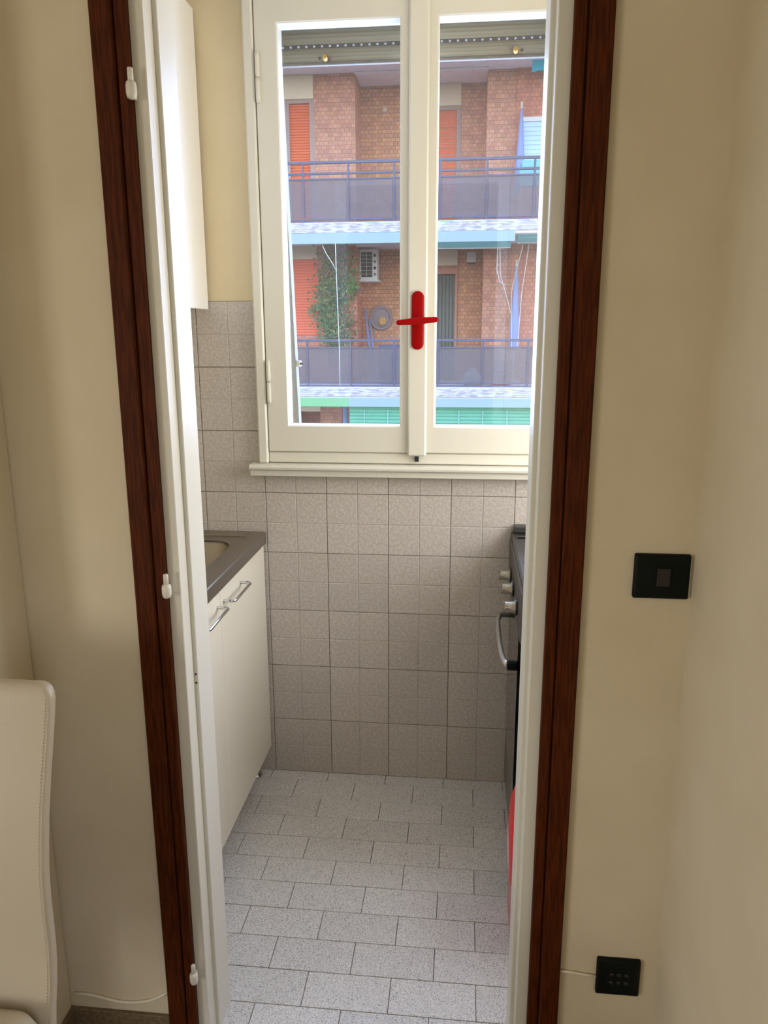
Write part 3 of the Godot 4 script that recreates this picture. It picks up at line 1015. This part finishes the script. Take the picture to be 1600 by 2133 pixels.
# ------------------------------------------------------------------ hall things
func _hall_things() -> void:
	# dining chair in white leatherette: S-curved tall back, padded seat
	var ch := thing("dining_chair", "cream leather high-backed dining chair with stitched edges", "chair", Vector3(-0.205, 0.0, 1.6))
	var O := -ch.position
	var prof := [[0.40, 1.452], [0.425, 1.449], [0.454, 1.444], [0.489, 1.434], [0.525, 1.428], [0.555, 1.4255], [0.59, 1.4245], [0.625, 1.4245], [0.655, 1.423], [0.683, 1.421], [0.73, 1.413], [0.778, 1.402], [0.83, 1.387], [0.875, 1.372], [0.92, 1.358], [0.945, 1.352]]
	var x0 := -0.425
	var x1 := 0.004
	var cx := (x0 + x1) / 2
	var hw := (x1 - x0) / 2
	var st := start(true)
	var loops := []
	for i in prof.size():
		var p: Array = prof[i]
		loops.append(rrect(Vector3(cx, p[0], p[1] - 0.012), Vector3(hw, 0, 0), Vector3(0, 0, 0.012), 0.0075, 7))
	for q in [[0.953, 0.002, 0.0], [0.960, 0.006, 0.001], [0.965, 0.012, 0.004], [0.968, 0.020, 0.009], [0.969, 0.030, 0.016]]:
		loops.append(rrect(Vector3(cx, q[0], 1.340 - (q[0] - 0.945) * 0.3), Vector3(hw - q[1], 0, 0), Vector3(0, 0, 0.012 - q[2] * 0.5), max(0.0075 - q[2] * 0.5, 0.001), 7))
	loft(st, loops, true, true, true)
	var back := put("backrest", done(st), M.leather, ch, O)
	# piped seam with stitches just inside the right edge
	for s in [1, -1]:
		var seam := []
		for p in prof:
			if p[0] > 0.42:
				seam.append(Vector3(cx + s * (hw - 0.0035), p[0], p[1] - 0.0018))
		put("seam", tube_mesh(seam, 0.0013, 6), M.leather, back)
		var stitch := start()
		var yy := 0.43
		while yy < 0.945:
			var zz := 0.0
			for i in prof.size() - 1:
				if yy >= prof[i][0] and yy <= prof[i + 1][0]:
					var t: float = (yy - prof[i][0]) / (prof[i + 1][0] - prof[i][0])
					zz = lerp(float(prof[i][1]), float(prof[i + 1][1]), t)
			var xx: float = cx + s * (hw - 0.0070)
			cbox(stitch, Vector3(xx - 0.0005, yy, zz - 0.0015), Vector3(xx + 0.0005, yy + 0.0032, zz + 0.0004), 0.0)
			yy += 0.0052
		var so := put("stitching", done(stitch), M.stitch, back)
		so.set_meta("kind", "stuff")
	var ss := start(true)
	var sl := []
	for q in [[0.395, 0.006], [0.400, 0.0], [0.455, 0.0], [0.470, 0.005], [0.478, 0.018], [0.482, 0.05], [0.4835, 0.12]]:
		sl.append(rrect(Vector3(cx + 0.002, q[0], 1.662), Vector3(hw + 0.008 - q[1], 0, 0), Vector3(0, 0, 0.210 - q[1]), max(0.055 - q[1] * 0.3, 0.02), 7))
	loft(ss, sl, true, true, true)
	put("seat", done(ss), M.leather, ch, O)
	for x in [-0.39, -0.022]:
		for z in [1.44, 1.84]:
			var lg := start()
			loft(lg, [rrect(Vector3(x + (0.012 if x > -0.2 else -0.012), 0.0, z + (-0.03 if z < 1.6 else 0.012)), Vector3(0.014, 0, 0), Vector3(0, 0, 0.014), 0.003, 2), rrect(Vector3(x, 0.398, z), Vector3(0.021, 0, 0), Vector3(0, 0, 0.021), 0.004, 2)], true, true, true)
			put("leg", done(lg), M.leather, ch, O)
	# light switch
	var sw := thing("light_switch", "black square light switch plate near the wall corner", "switch", Vector3(0.979, 1.0935, HZ))
	var ps := start(true)
	var pl := []
	for q in [[0.0, 0.0], [0.007, 0.0], [0.0095, 0.0025], [0.0100, 0.006]]:
		pl.append(rrect(Vector3(0, 0, q[0]), Vector3(0.0465 - q[1], 0, 0), Vector3(0, 0.0395 - q[1], 0), 0.003, 3))
	loft(ps, pl, true, true, true)
	put("plate", done(ps), M.black_plastic, sw)
	put("rocker_frame", box(Vector3(-0.014, -0.0225, 0.010), Vector3(0.018, 0.0225, 0.0112), 0.0005), M.black_plastic, sw)
	put("rocker", box(Vector3(-0.009, -0.016, 0.0112), Vector3(0.013, 0.016, 0.0140), 0.0015), M.dark_brown_plastic, sw)
	put("edge_strip", box(Vector3(0.0468, -0.034, 0.001), Vector3(0.0480, 0.037, 0.006), 0.0), M.chrome, sw)
	# socket
	var so2 := thing("wall_socket", "black wall socket plate low beside the doorway", "socket", Vector3(0.9585, 0.270, HZ))
	var qs := start(true)
	var ql := []
	for q in [[0.0, 0.0], [0.007, 0.0], [0.0095, 0.0025], [0.0100, 0.006]]:
		ql.append(rrect(Vector3(0, 0, q[0]), Vector3(0.0415 - q[1], 0, 0), Vector3(0, 0.0405 - q[1], 0), 0.003, 3))
	loft(qs, ql, true, true, true)
	put("plate", done(qs), M.black_plastic, so2)
	put("insert", box(Vector3(-0.024, -0.021, 0.010), Vector3(0.026, 0.021, 0.0115), 0.001), M.black_plastic, so2)
	for x in [-0.013, 0.001, 0.015]:
		for y in [-0.009, 0.009]:
			put("pin_hole", lathe([[0.0, 0.0046], [0.0006, 0.0046]], Vector3.BACK, 12), M.dark_brown_plastic, so2, Vector3(x, y, 0.0114))
	# thin cables
	var cb := put("cable", tube_mesh([Vector3(0.846, 0.272, HZ + 0.0032), Vector3(0.87, 0.270, HZ + 0.0032), Vector3(0.895, 0.267, HZ + 0.0032), Vector3(0.9175, 0.266, HZ + 0.004)], 0.0026, 8), M.cable, self)
	tag(cb, "short cream cable from door casing to black socket", "cable")
	var pts := []
	for p in [[-0.176, 0.115], [-0.150, 0.1155], [-0.127, 0.113], [-0.10, 0.107], [-0.074, 0.103], [-0.045, 0.104], [-0.02, 0.109], [0.0, 0.116], [0.018, 0.127], [0.035, 0.139]]:
		pts.append(Vector3(p[0], p[1], HZ + 0.003))
	var cb2 := put("cable", tube_mesh(pts, 0.0032, 8), M.cable, self)
	tag(cb2, "sagging cream cable on the wall above the baseboard", "cable")


# ------------------------------------------------------------------ the flats opposite
func wall_box(lo: Vector3, hi: Vector3, called: String, m: Material, parent: Node3D) -> MeshInstance3D:
	return put(called, box(lo, hi, 0.0), m, parent)


func corrugated(x0: float, x1: float, y0: float, y1: float, z: float, pitch: float) -> ArrayMesh:
	# rolled-down blind: rounded slats one over the other
	var o := PackedVector2Array()
	var n := int(round((y1 - y0) / pitch))
	o.append(Vector2(y0, z - 0.03))
	for k in n:
		var a := y0 + (y1 - y0) * k / n
		var b := y0 + (y1 - y0) * (k + 1) / n
		o.append(Vector2(a + 0.0005, z - 0.008))
		o.append(Vector2(lerp(a, b, 0.2), z + 0.006))
		o.append(Vector2(lerp(a, b, 0.5), z + 0.010))
		o.append(Vector2(lerp(a, b, 0.8), z + 0.006))
	o.append(Vector2(y1, z - 0.008))
	o.append(Vector2(y1, z - 0.03))
	return prism_mesh(Array(o), 0, x0, x1)


func railing(b: Node3D, rail_y: float, mid_y: float, top_y: float, bot_y: float, base_y: float, x_end: float) -> void:
	var r := put("railing", box(Vector3(-6.0, rail_y - 0.022, -11.225), Vector3(x_end, rail_y + 0.022, -11.175), 0.006), M.rail, b)
	if mid_y > 0.0:
		put("rail", box(Vector3(-6.0, mid_y - 0.016, -11.22), Vector3(x_end, mid_y + 0.016, -11.18), 0.004), M.rail, r)
	for y in [top_y, bot_y]:
		put("rail", box(Vector3(-6.0, y - 0.013, -11.215), Vector3(x_end, y + 0.013, -11.185), 0.003), M.rail, r)
	put("rail", box(Vector3(-6.0, base_y, -11.215), Vector3(x_end, base_y + 0.03, -11.185), 0.003), M.rail, r)
	for i in range(-6, 5):
		var x := -1.367 + 0.765 * i
		if x > x_end:
			break
		put("post", box(Vector3(x - 0.016, base_y, -11.222), Vector3(x + 0.016, rail_y - 0.02, -11.178), 0.003), M.rail, r)
		var xe: float = min(x + 0.749, x_end)
		put("panel", box(Vector3(x + 0.018, bot_y + 0.014, -11.205), Vector3(xe - 0.002, top_y - 0.014, -11.195), 0.0), M.frosted, r)


func _facade() -> void:
	var b := thing("apartment_building", "brick apartment building with balconies across the courtyard", "building")
	var h := b
	# storeys: ground line far below, and the two in view under the flat roof
	var front := -12.5
	var deep := -13.3
	wall_box(Vector3(-14, -12, -14.6), Vector3(16, 6.19, deep - 0.02), "core_wall", M.brick_red, h)
	for fl in [[3.315, 6.0, 0], [0.587, 3.1, 1], [-2.2, 0.38, 2]]:
		var y0: float = fl[0]
		var y1: float = fl[1]
		wall_box(Vector3(-14, y0, deep), Vector3(-2.70, y1, front), "brick_wall", M.brick, h)
		wall_box(Vector3(-2.173, y0, deep), Vector3(-1.42, y1, front), "brick_pier", M.brick if fl[2] != 1 else M.brick_red, h)
		wall_box(Vector3(-1.42, y0, deep - 0.02), Vector3(0.05, y1, deep), "brick_wall", M.brick_brown, h)
		wall_box(Vector3(0.46, y0, deep - 0.02), Vector3(0.94, y1, deep), "brick_wall", M.brick_brown if fl[2] == 1 else M.brick, h)
		wall_box(Vector3(0.925, y0, deep), Vector3(1.44, y1, front - 0.1), "brick_pier", M.brick, h)
		wall_box(Vector3(1.44, y0, deep), Vector3(16, y1, front - 0.06), "brick_wall", M.brick_red, h)
	# balcony slabs with stained white edges
	for s in [[3.10, 3.315], [0.38, 0.587], [6.0, 6.2], [-2.4, -2.2]]:
		var sl := wall_box(Vector3(-14, s[0], deep), Vector3(16, s[1], -11.08), "balcony_slab", M.concrete, h)
		put("slab_edge", box(Vector3(-14, s[0] + 0.045, -11.08), Vector3(16, s[1] - 0.008, -11.06), 0.003), M.slab_edge, sl)
		put("drip_strip", box(Vector3(-1.42, s[0] - 0.03, -12.55), Vector3(0.93, s[0], -12.42), 0.004), M.concrete, sl)
	# upper flat: two blinds with their cream boxes
	put("shutter_box", box(Vector3(-2.70, 5.60, -12.56), Vector3(-2.173, 6.0, -12.47), 0.004), M.cream_box, h)
	put("shutter_frame", pierced(Vector3(-2.70, 3.315, -12.58), Vector3(-2.173, 5.60, -12.50), 2, [-2.627, 3.315, -2.255, 5.535]), M.shutter_frame, h)
	put("roller_blind", corrugated(-2.627, -2.255, 3.33, 5.535, -12.55, 0.047), M.orange_shutter, h)
	put("shutter_box", box(Vector3(0.05, 5.62, deep - 0.02), Vector3(0.461, 5.995, deep + 0.04), 0.004), M.cream_box, h)
	put("shutter_frame", pierced(Vector3(-0.62, 3.315, deep - 0.05), Vector3(0.461, 5.62, deep + 0.015), 2, [-0.55, 3.315, 0.385, 5.55]), M.shutter_frame, h)
	put("roller_blind", corrugated(-0.55, 0.385, 3.33, 5.55, deep - 0.02, 0.05), M.orange_shutter, h)
	# lower flat: coral blind at the pier, dark door in the recess
	put("shutter_box", box(Vector3(-2.70, 2.86, -12.56), Vector3(-2.173, 3.10, -12.48), 0.004), M.cream_box, h)
	put("roller_blind", corrugated(-2.675, -2.173, 1.47, 2.86, -12.53, 0.052), M.coral_shutter, h)
	wall_box(Vector3(-2.70, 0.587, -12.6), Vector3(-2.173, 1.47, -12.5), "parapet", M.brick_red, h)
	put("shutter_box", box(Vector3(-0.42, 2.78, deep - 0.02), Vector3(0.445, 3.065, deep + 0.05), 0.004), M.cream_box, h)
	var dfr := put("door_casing", pierced(Vector3(-0.45, 0.587, deep - 0.05), Vector3(0.452, 2.72, deep + 0.03), 2, [-0.39, 0.587, 0.405, 2.625]), M.door_wood, h)
	put("balcony_door", box(Vector3(-0.39, 0.587, deep - 0.06), Vector3(0.405, 2.625, deep - 0.02), 0.0), M.dark_door, h)
	for k in 7:
		put("curtain_fold", tube_mesh([Vector3(-0.02 + 0.07 * k, 0.62, deep - 0.022), Vector3(-0.02 + 0.07 * k, 2.60, deep - 0.022)], 0.037, 10), M.dark_door, dfr)
	# white window with its pale sill on the right wall
	var wf := put("window", pierced(Vector3(1.50, 4.50, -12.58), Vector3(2.02, 5.20, -12.52), 2, [1.55, 4.55, 1.95, 5.13]), M.unit_white, h)
	put("pane", box(Vector3(1.55, 4.55, -12.57), Vector3(1.95, 5.13, -12.55), 0.0), M.pale_blue, wf)
	for k in 7:
		put("blind_slat", box(Vector3(1.555, 4.60 + 0.074 * k, -12.55), Vector3(1.945, 4.66 + 0.074 * k, -12.54), 0.004), M.pale_blue, wf)
	put("window_ledge", box(Vector3(1.46, 4.43, -12.58), Vector3(2.06, 4.50, -12.40), 0.01), M.unit_white, h)
	# railings
	railing(h, 4.27, 4.10, 4.012, 3.377, 3.315, 2.6)
	railing(h, 1.385, -1.0, 1.262, 0.652, 0.587, 2.6)
	# awnings rolled up under the slabs, and the green sheeting of the flat below
	put("awning", prism_mesh([Vector2(3.142, -11.05), Vector2(2.972, -11.02), Vector2(2.968, -11.03), Vector2(3.03, -11.25), Vector2(3.10, -11.25)], 0, -6.0, 1.40), M.awning_blue, h)
	put("awning_arm", box(Vector3(-0.2, 2.915, -11.60), Vector3(1.36, 2.94, -11.57), 0.005), M.unit_white, h)
	put("awning_underside", prism_mesh([Vector2(3.03, -11.26), Vector2(2.93, -11.58), Vector2(2.95, -11.60), Vector2(3.09, -11.30)], 0, -0.3, 1.36), M.awning_teal, h)
	put("awning", prism_mesh([Vector2(3.10, -11.30), Vector2(3.05, -11.30), Vector2(3.02, -11.75), Vector2(3.06, -11.75)], 0, 1.46, 4.0), M.awning_teal, h)
	put("awning_arm", box(Vector3(1.48, 3.0, -11.72), Vector3(3.4, 3.03, -11.69), 0.005), M.unit_white, h)
	put("awning", prism_mesh([Vector2(0.405, -11.05), Vector2(0.255, -11.02), Vector2(0.250, -11.03), Vector2(0.32, -11.25), Vector2(0.38, -11.25)], 0, -6.0, -1.385), M.awning_green, h)
	put("awning", prism_mesh([Vector2(0.405, -11.05), Vector2(0.255, -11.02), Vector2(0.250, -11.03), Vector2(0.32, -11.25), Vector2(0.38, -11.25)], 0, -1.383, 4.0), M.awning_blue, h)
	var gp := put("green_sheeting", corrugated(-1.385, 4.0, -1.6, 0.262, -11.13, 0.062), M.green_panel, h)
	for k in 9:
		var x := -1.12 + 0.415 * k
		put("rib", box(Vector3(x - 0.009, -1.6, -11.13), Vector3(x + 0.009, 0.20, -11.108), 0.002), M.green_rib, gp)
	put("shutter_box", box(Vector3(-2.80, 0.02, -12.54), Vector3(-2.16, 0.30, -12.46), 0.004), M.cream_box, h)
	put("downpipe", tube_mesh([Vector3(-1.70, -2.2, -12.2), Vector3(-1.70, 0.38, -12.2)], 0.035, 10), M.terracotta, h)
	put("downpipe", tube_mesh([Vector3(-1.53, -2.2, -11.6), Vector3(-1.53, 0.38, -11.6)], 0.05, 10), M.blue_grey, h)
	# the node stands at the foot of the building
	b.position = Vector3(0, -12, -12.5)
	for part in b.get_children():
		part.position -= b.position
	# the ground of the courtyard
	structure("ground", box(Vector3(-30, -12.3, -14.6), Vector3(30, -12.0, -0.3), 0.0), M.asphalt, "grey courtyard ground far below")


# ------------------------------------------------------------------ things on the balconies opposite
func _outdoor_things() -> void:
	var deep := -13.3
	# climbing plant on the pier
	var vine := thing("climbing_plant", "green climbing plant on the brick pier beside the coral blind", "plant", Vector3(-1.80, 0.587, -12.38))
	var st := start()
	var r := RandomNumberGenerator.new()
	r.seed = 21
	var cols := [Color(0.05, 0.11, 0.028), Color(0.08, 0.17, 0.04), Color(0.13, 0.24, 0.055), Color(0.19, 0.28, 0.07), Color(0.08, 0.17, 0.09), Color(0.27, 0.16, 0.065)]
	# leaves gather in clumps; the outline is full in the middle and ragged above and below
	for clump in 150:
		var t := r.randf()
		var y := lerp(0.62, 2.5, t)
		var half := 0.34
		if t < 0.35:
			half = lerp(0.20, 0.34, t / 0.35)
		elif t > 0.72:
			half = lerp(0.34, 0.26, (t - 0.72) / 0.28)
		var x := r.randf_range(-half, half)
		if clump < 3:
			x = -0.44
			y = 1.30 + 0.05 * clump
		var dens := 1.0
		if t > 0.70:
			dens = 0.45
		elif t < 0.26:
			dens = 0.5
		var n := int(r.randf_range(16, 34) * dens) if clump >= 3 else 9
		var spread := r.randf_range(0.06, 0.12) if clump >= 3 else 0.04
		var light := r.randf_range(0.7, 1.5)
		var dry := 0.45 if t > 0.68 or (t < 0.32 and x > 0.0) else 0.06
		for leaf in n:
			var p := Vector3(clamp(x + r.randfn(0.0, spread), -0.52, 0.46), clamp(y + r.randfn(0.0, spread * 1.15), 0.3, 2.50), r.randf_range(-0.08, 0.10))
			var s := r.randf_range(0.022, 0.046)
			var q := Basis.from_euler(Vector3(r.randf_range(-0.9, 0.5), r.randf_range(-1.1, 1.1), r.randf_range(-PI, PI)))
			var k := r.randi() % 5
			if r.randf() < dry:
				k = 5
			var c: Color = cols[k] * r.randf_range(0.75, 1.2) * light
			var a := q * Vector3(0, -s, 0)
			var bb := q * Vector3(s * 0.55, 0, 0.006)
			var cc := q * Vector3(0, s, 0)
			var d := q * Vector3(-s * 0.55, 0, 0.006)
			st.set_color(c)
			for v in [a, bb, cc, a, cc, d]:
				st.add_vertex(p + v)
	var fo := put("foliage", done(st), M.leaf, vine)
	fo.set_meta("kind", "stuff")
	for k in 4:
		var pts := []
		for i in 9:
			var y := 0.0 + i * 0.31
			pts.append(Vector3(-0.2 + 0.13 * k + 0.05 * sin(i * 1.3 + k), y, -0.06 + 0.02 * cos(i * 2.0 + k)))
		put("stem", tube_mesh(pts, 0.014, 6), M.twig, vine)
	# planter it grows from
	var pot := put("planter", lathe([[0.0, 0.12], [0.02, 0.13], [0.26, 0.17], [0.30, 0.18], [0.30, 0.15]], Vector3.UP, 18), M.terracotta, self, Vector3(-1.80, 0.587, -12.10))
	tag(pot, "terracotta planter at the foot of the climbing plant", "planter")
	# outdoor unit of an air conditioner high in the recess
	var ac := thing("air_conditioner", "white air conditioner unit with dark grille under the balcony slab", "air conditioner", Vector3(-1.25, 2.50, -12.95))
	put("casing", pierced(Vector3(-0.16, 0.0, -0.14), Vector3(0.18, 0.55, 0.14), 2, [-0.135, 0.05, 0.085, 0.51]), M.unit_white, ac)
	put("fan_recess", box(Vector3(-0.135, 0.05, -0.10), Vector3(0.085, 0.51, 0.10), 0.0), M.unit_dark, ac)
	for k in 6:
		put("grille_bar", box(Vector3(-0.135, 0.105 + 0.068 * k, 0.120), Vector3(0.085, 0.111 + 0.068 * k, 0.132), 0.001), M.unit_white, ac)
	put("grille_bar", box(Vector3(-0.029, 0.05, 0.132), Vector3(-0.022, 0.51, 0.138), 0.002), M.unit_white, ac)
	for k in 4:
		put("vent", lathe([[0.0, 0.028], [0.008, 0.028], [0.010, 0.018]], Vector3.BACK, 12), M.unit_dark if k % 2 else M.ornament, ac, Vector3(0.134, 0.10 + 0.115 * k, 0.139))
	put("bracket", box(Vector3(-0.20, -0.03, -0.34), Vector3(0.22, 0.0, 0.14), 0.004), M.unit_white, ac)
	# round ornament hung on the wall
	var orn := thing("wall_ornament", "round woven ornament with straw flower on the brown brick wall", "ornament", Vector3(-1.05, 1.80, deep + 0.03))
	var rim := []
	for i in 25:
		var a := TAU * i / 24
		rim.append(Vector3(cos(a) * 0.20, sin(a) * 0.21, 0))
	put("rim", tube_mesh(rim, 0.03, 8), M.ornament, orn)
	put("backing", lathe([[-0.02, 0.19], [0.0, 0.19], [0.01, 0.14]], Vector3.BACK, 24), M.ornament, orn)
	for i in 8:
		var a := TAU * i / 8
		put("petal", lathe([[0.0, 0.01], [0.03, 0.025], [0.07, 0.022], [0.09, 0.004]], Vector3(cos(a), sin(a), 0.25).normalized(), 8), M.straw, orn, Vector3(0.03, -0.06, 0.03))
	# long folded poles leaning in the corner
	for k in 2:
		var pl := put("pole", tube_mesh([Vector3(-1.15 + 0.08 * k, 0.587, -12.7), Vector3(-1.36 + 0.09 * k, 1.98 - 0.22 * k, -13.2)], 0.022, 8), M.blue_grey, self)
		tag(pl, ["longer grey pole leaning on the brick wall beside the climbing plant", "shorter grey pole leaning on the brick wall under the ornament"][k], "pole", "poles leaning by the plant")
	# dark box on the balcony floor rail
	var bxx := put("storage_chest", box(Vector3(-0.95, 0.587, -12.3), Vector3(-0.35, 1.30, -11.9), 0.02), M.rail, self)
	tag(bxx, "dark grey chest standing behind the lower railing", "chest")
	# wall lamps
	var l1 := thing("wall_lamp", "small white box lamp beside the dark balcony door", "lamp", Vector3(0.71, 2.92, deep))
	put("housing", box(Vector3(-0.085, -0.09, 0.0), Vector3(0.085, 0.10, 0.12), 0.01), M.unit_white, l1)
	put("diffuser", box(Vector3(-0.075, -0.115, 0.01), Vector3(0.075, -0.09, 0.11), 0.005), M.dark_gap, l1)
	var l2 := thing("wall_lamp", "small round pale wall lamp high in the upper recess", "lamp", Vector3(-0.965, 5.585, deep))
	put("base", lathe([[0.0, 0.05], [0.02, 0.05]], Vector3.BACK, 16), M.cream_box, l2)
	put("dome", lathe([[0.02, 0.045], [0.05, 0.04], [0.07, 0.025], [0.078, 0.004]], Vector3.BACK, 16), M.cream_box, l2)
	var bell := put("door_bell", box(Vector3(0.565, 2.34, deep), Vector3(0.605, 2.43, deep + 0.03), 0.006), M.straw, self)
	tag(bell, "tiny straw-coloured bell on the wall beside the dark door", "bell")
	# closed parasols
	for p in [[1.51, 0.587, 2.78, -12.2, "closed blue grey parasol tied upright on the lower balcony"], [1.52, 3.315, 5.42, -12.42, "closed blue grey parasol tied upright beside the white window"]]:
		var pa := thing("parasol", p[4], "parasol", Vector3(p[0], p[1], p[3]), "")
		var H: float = p[2] - p[1]
		put("pole", tube_mesh([Vector3(0, 0, 0), Vector3(0, H, 0)], 0.018, 8), M.unit_white, pa)
		put("canopy", lathe([[H * 0.28, 0.062], [H * 0.30, 0.085], [H * 0.5, 0.085], [H * 0.62, 0.062], [H * 0.8, 0.042], [H * 0.97, 0.014]], Vector3.UP, 12), M.blue_grey, pa)
		put("base", lathe([[0.0, 0.12], [0.05, 0.12], [0.07, 0.05]], Vector3.UP, 18), M.concrete, pa)
	# cords of the awnings
	for q in [
		["long white awning cord hanging in front of the climbing plant", [[-1.57, 2.97, -11.0], [-1.56, 2.4, -11.0], [-1.545, 1.8, -11.0], [-1.53, 1.2, -11.0], [-1.53, 0.62, -11.0]]],
		["slanting white cord joining the long awning cord", [[-1.80, 2.95, -11.05], [-1.74, 2.82, -11.05], [-1.62, 2.64, -11.03], [-1.582, 2.56, -11.022]]],
		["white cord looping down beside the lower parasol", [[1.18, 2.95, -11.5], [1.20, 2.5, -11.6], [1.34, 2.1, -11.8], [1.44, 1.8, -12.0], [1.46, 1.3, -12.05], [1.46, 0.9, -12.05]]],
		["second thin white cord running to the lower parasol", [[1.14, 2.92, -11.5], [1.14, 2.55, -11.55], [1.20, 2.36, -11.6], [1.30, 2.32, -11.7]]],
		["white cord from the right awning down past the parasol", [[1.68, 2.98, -11.7], [1.64, 2.6, -11.8], [1.60, 2.2, -11.9], [1.57, 1.4, -12.0], [1.56, 0.9, -12.0]]],
		["white cord from the right awning crossing the parasol canopy", [[1.58, 2.98, -11.7], [1.50, 2.6, -11.9], [1.42, 2.2, -12.0], [1.44, 1.85, -12.05]]]]:
		var pts := []
		for p in q[1]:
			pts.append(Vector3(p[0], p[1], p[2]))
		var cd := put("cord", tube_mesh(pts, 0.006, 6), M.white_cord, self)
		tag(cd, q[0], "cord")
	# turquoise awning of the flat on the right
	var ta := thing("turquoise_awning", "turquoise awning valance above the white window", "awning", Vector3(1.66, 5.83, -12.2))
	var wav := start()
	var o := PackedVector2Array()
	for i in 21:
		var t := i / 20.0
		o.append(Vector2(-0.012 * cos(t * TAU * 3.0), t * 0.9))
	o.append(Vector2(0.19, 0.9))
	o.append(Vector2(0.19, 0.0))
	# outline in (y, x) swept along z
	var flip := PackedVector2Array()
	for p in o:
		flip.append(Vector2(p.y, p.x))
	prism(wav, flip, 2, -0.012, 0.0)
	put("valance", done(wav), M.cyan_awning, ta)
	put("cassette", box(Vector3(-0.03, 0.19, -0.14), Vector3(0.93, 0.245, 0.03), 0.01), M.awning_edge, ta)
	# things behind the panels
	var cr := thing("crate", "terracotta coloured crate behind the lower railing panel", "crate", Vector3(1.28, 0.587, -11.7))
	for k in 4:
		put("slat", box(Vector3(-0.16, 0.03 + 0.11 * k, 0.10), Vector3(0.16, 0.11 + 0.11 * k, 0.13), 0.004), M.terracotta, cr)
	put("body", box(Vector3(-0.15, 0.0, -0.15), Vector3(0.15, 0.42, 0.10), 0.006), M.terracotta, cr)
	var wb := put("sack", lathe([[0.0, 0.12], [0.03, 0.17], [0.14, 0.18], [0.22, 0.12], [0.26, 0.05], [0.29, 0.07]], Vector3.UP, 16), M.unit_white, self, Vector3(0.76, 0.587, -11.7))
	tag(wb, "white sack slumped behind the lower railing panel", "sack")
	var gb := thing("storage_box", "sea green storage box below the white window", "box", Vector3(1.80, 3.315, -12.06))
	put("body", box(Vector3(-0.30, 0.0, -0.2), Vector3(0.40, 0.62, 0.2), 0.01), M.terracotta, gb)
	put("lid", box(Vector3(-0.32, 0.622, -0.22), Vector3(0.42, 0.92, 0.22), 0.02), M.sea_green, gb)
	put("tray", box(Vector3(-0.28, 0.922, -0.18), Vector3(0.40, 1.06, 0.18), 0.02), M.sea_green, gb)
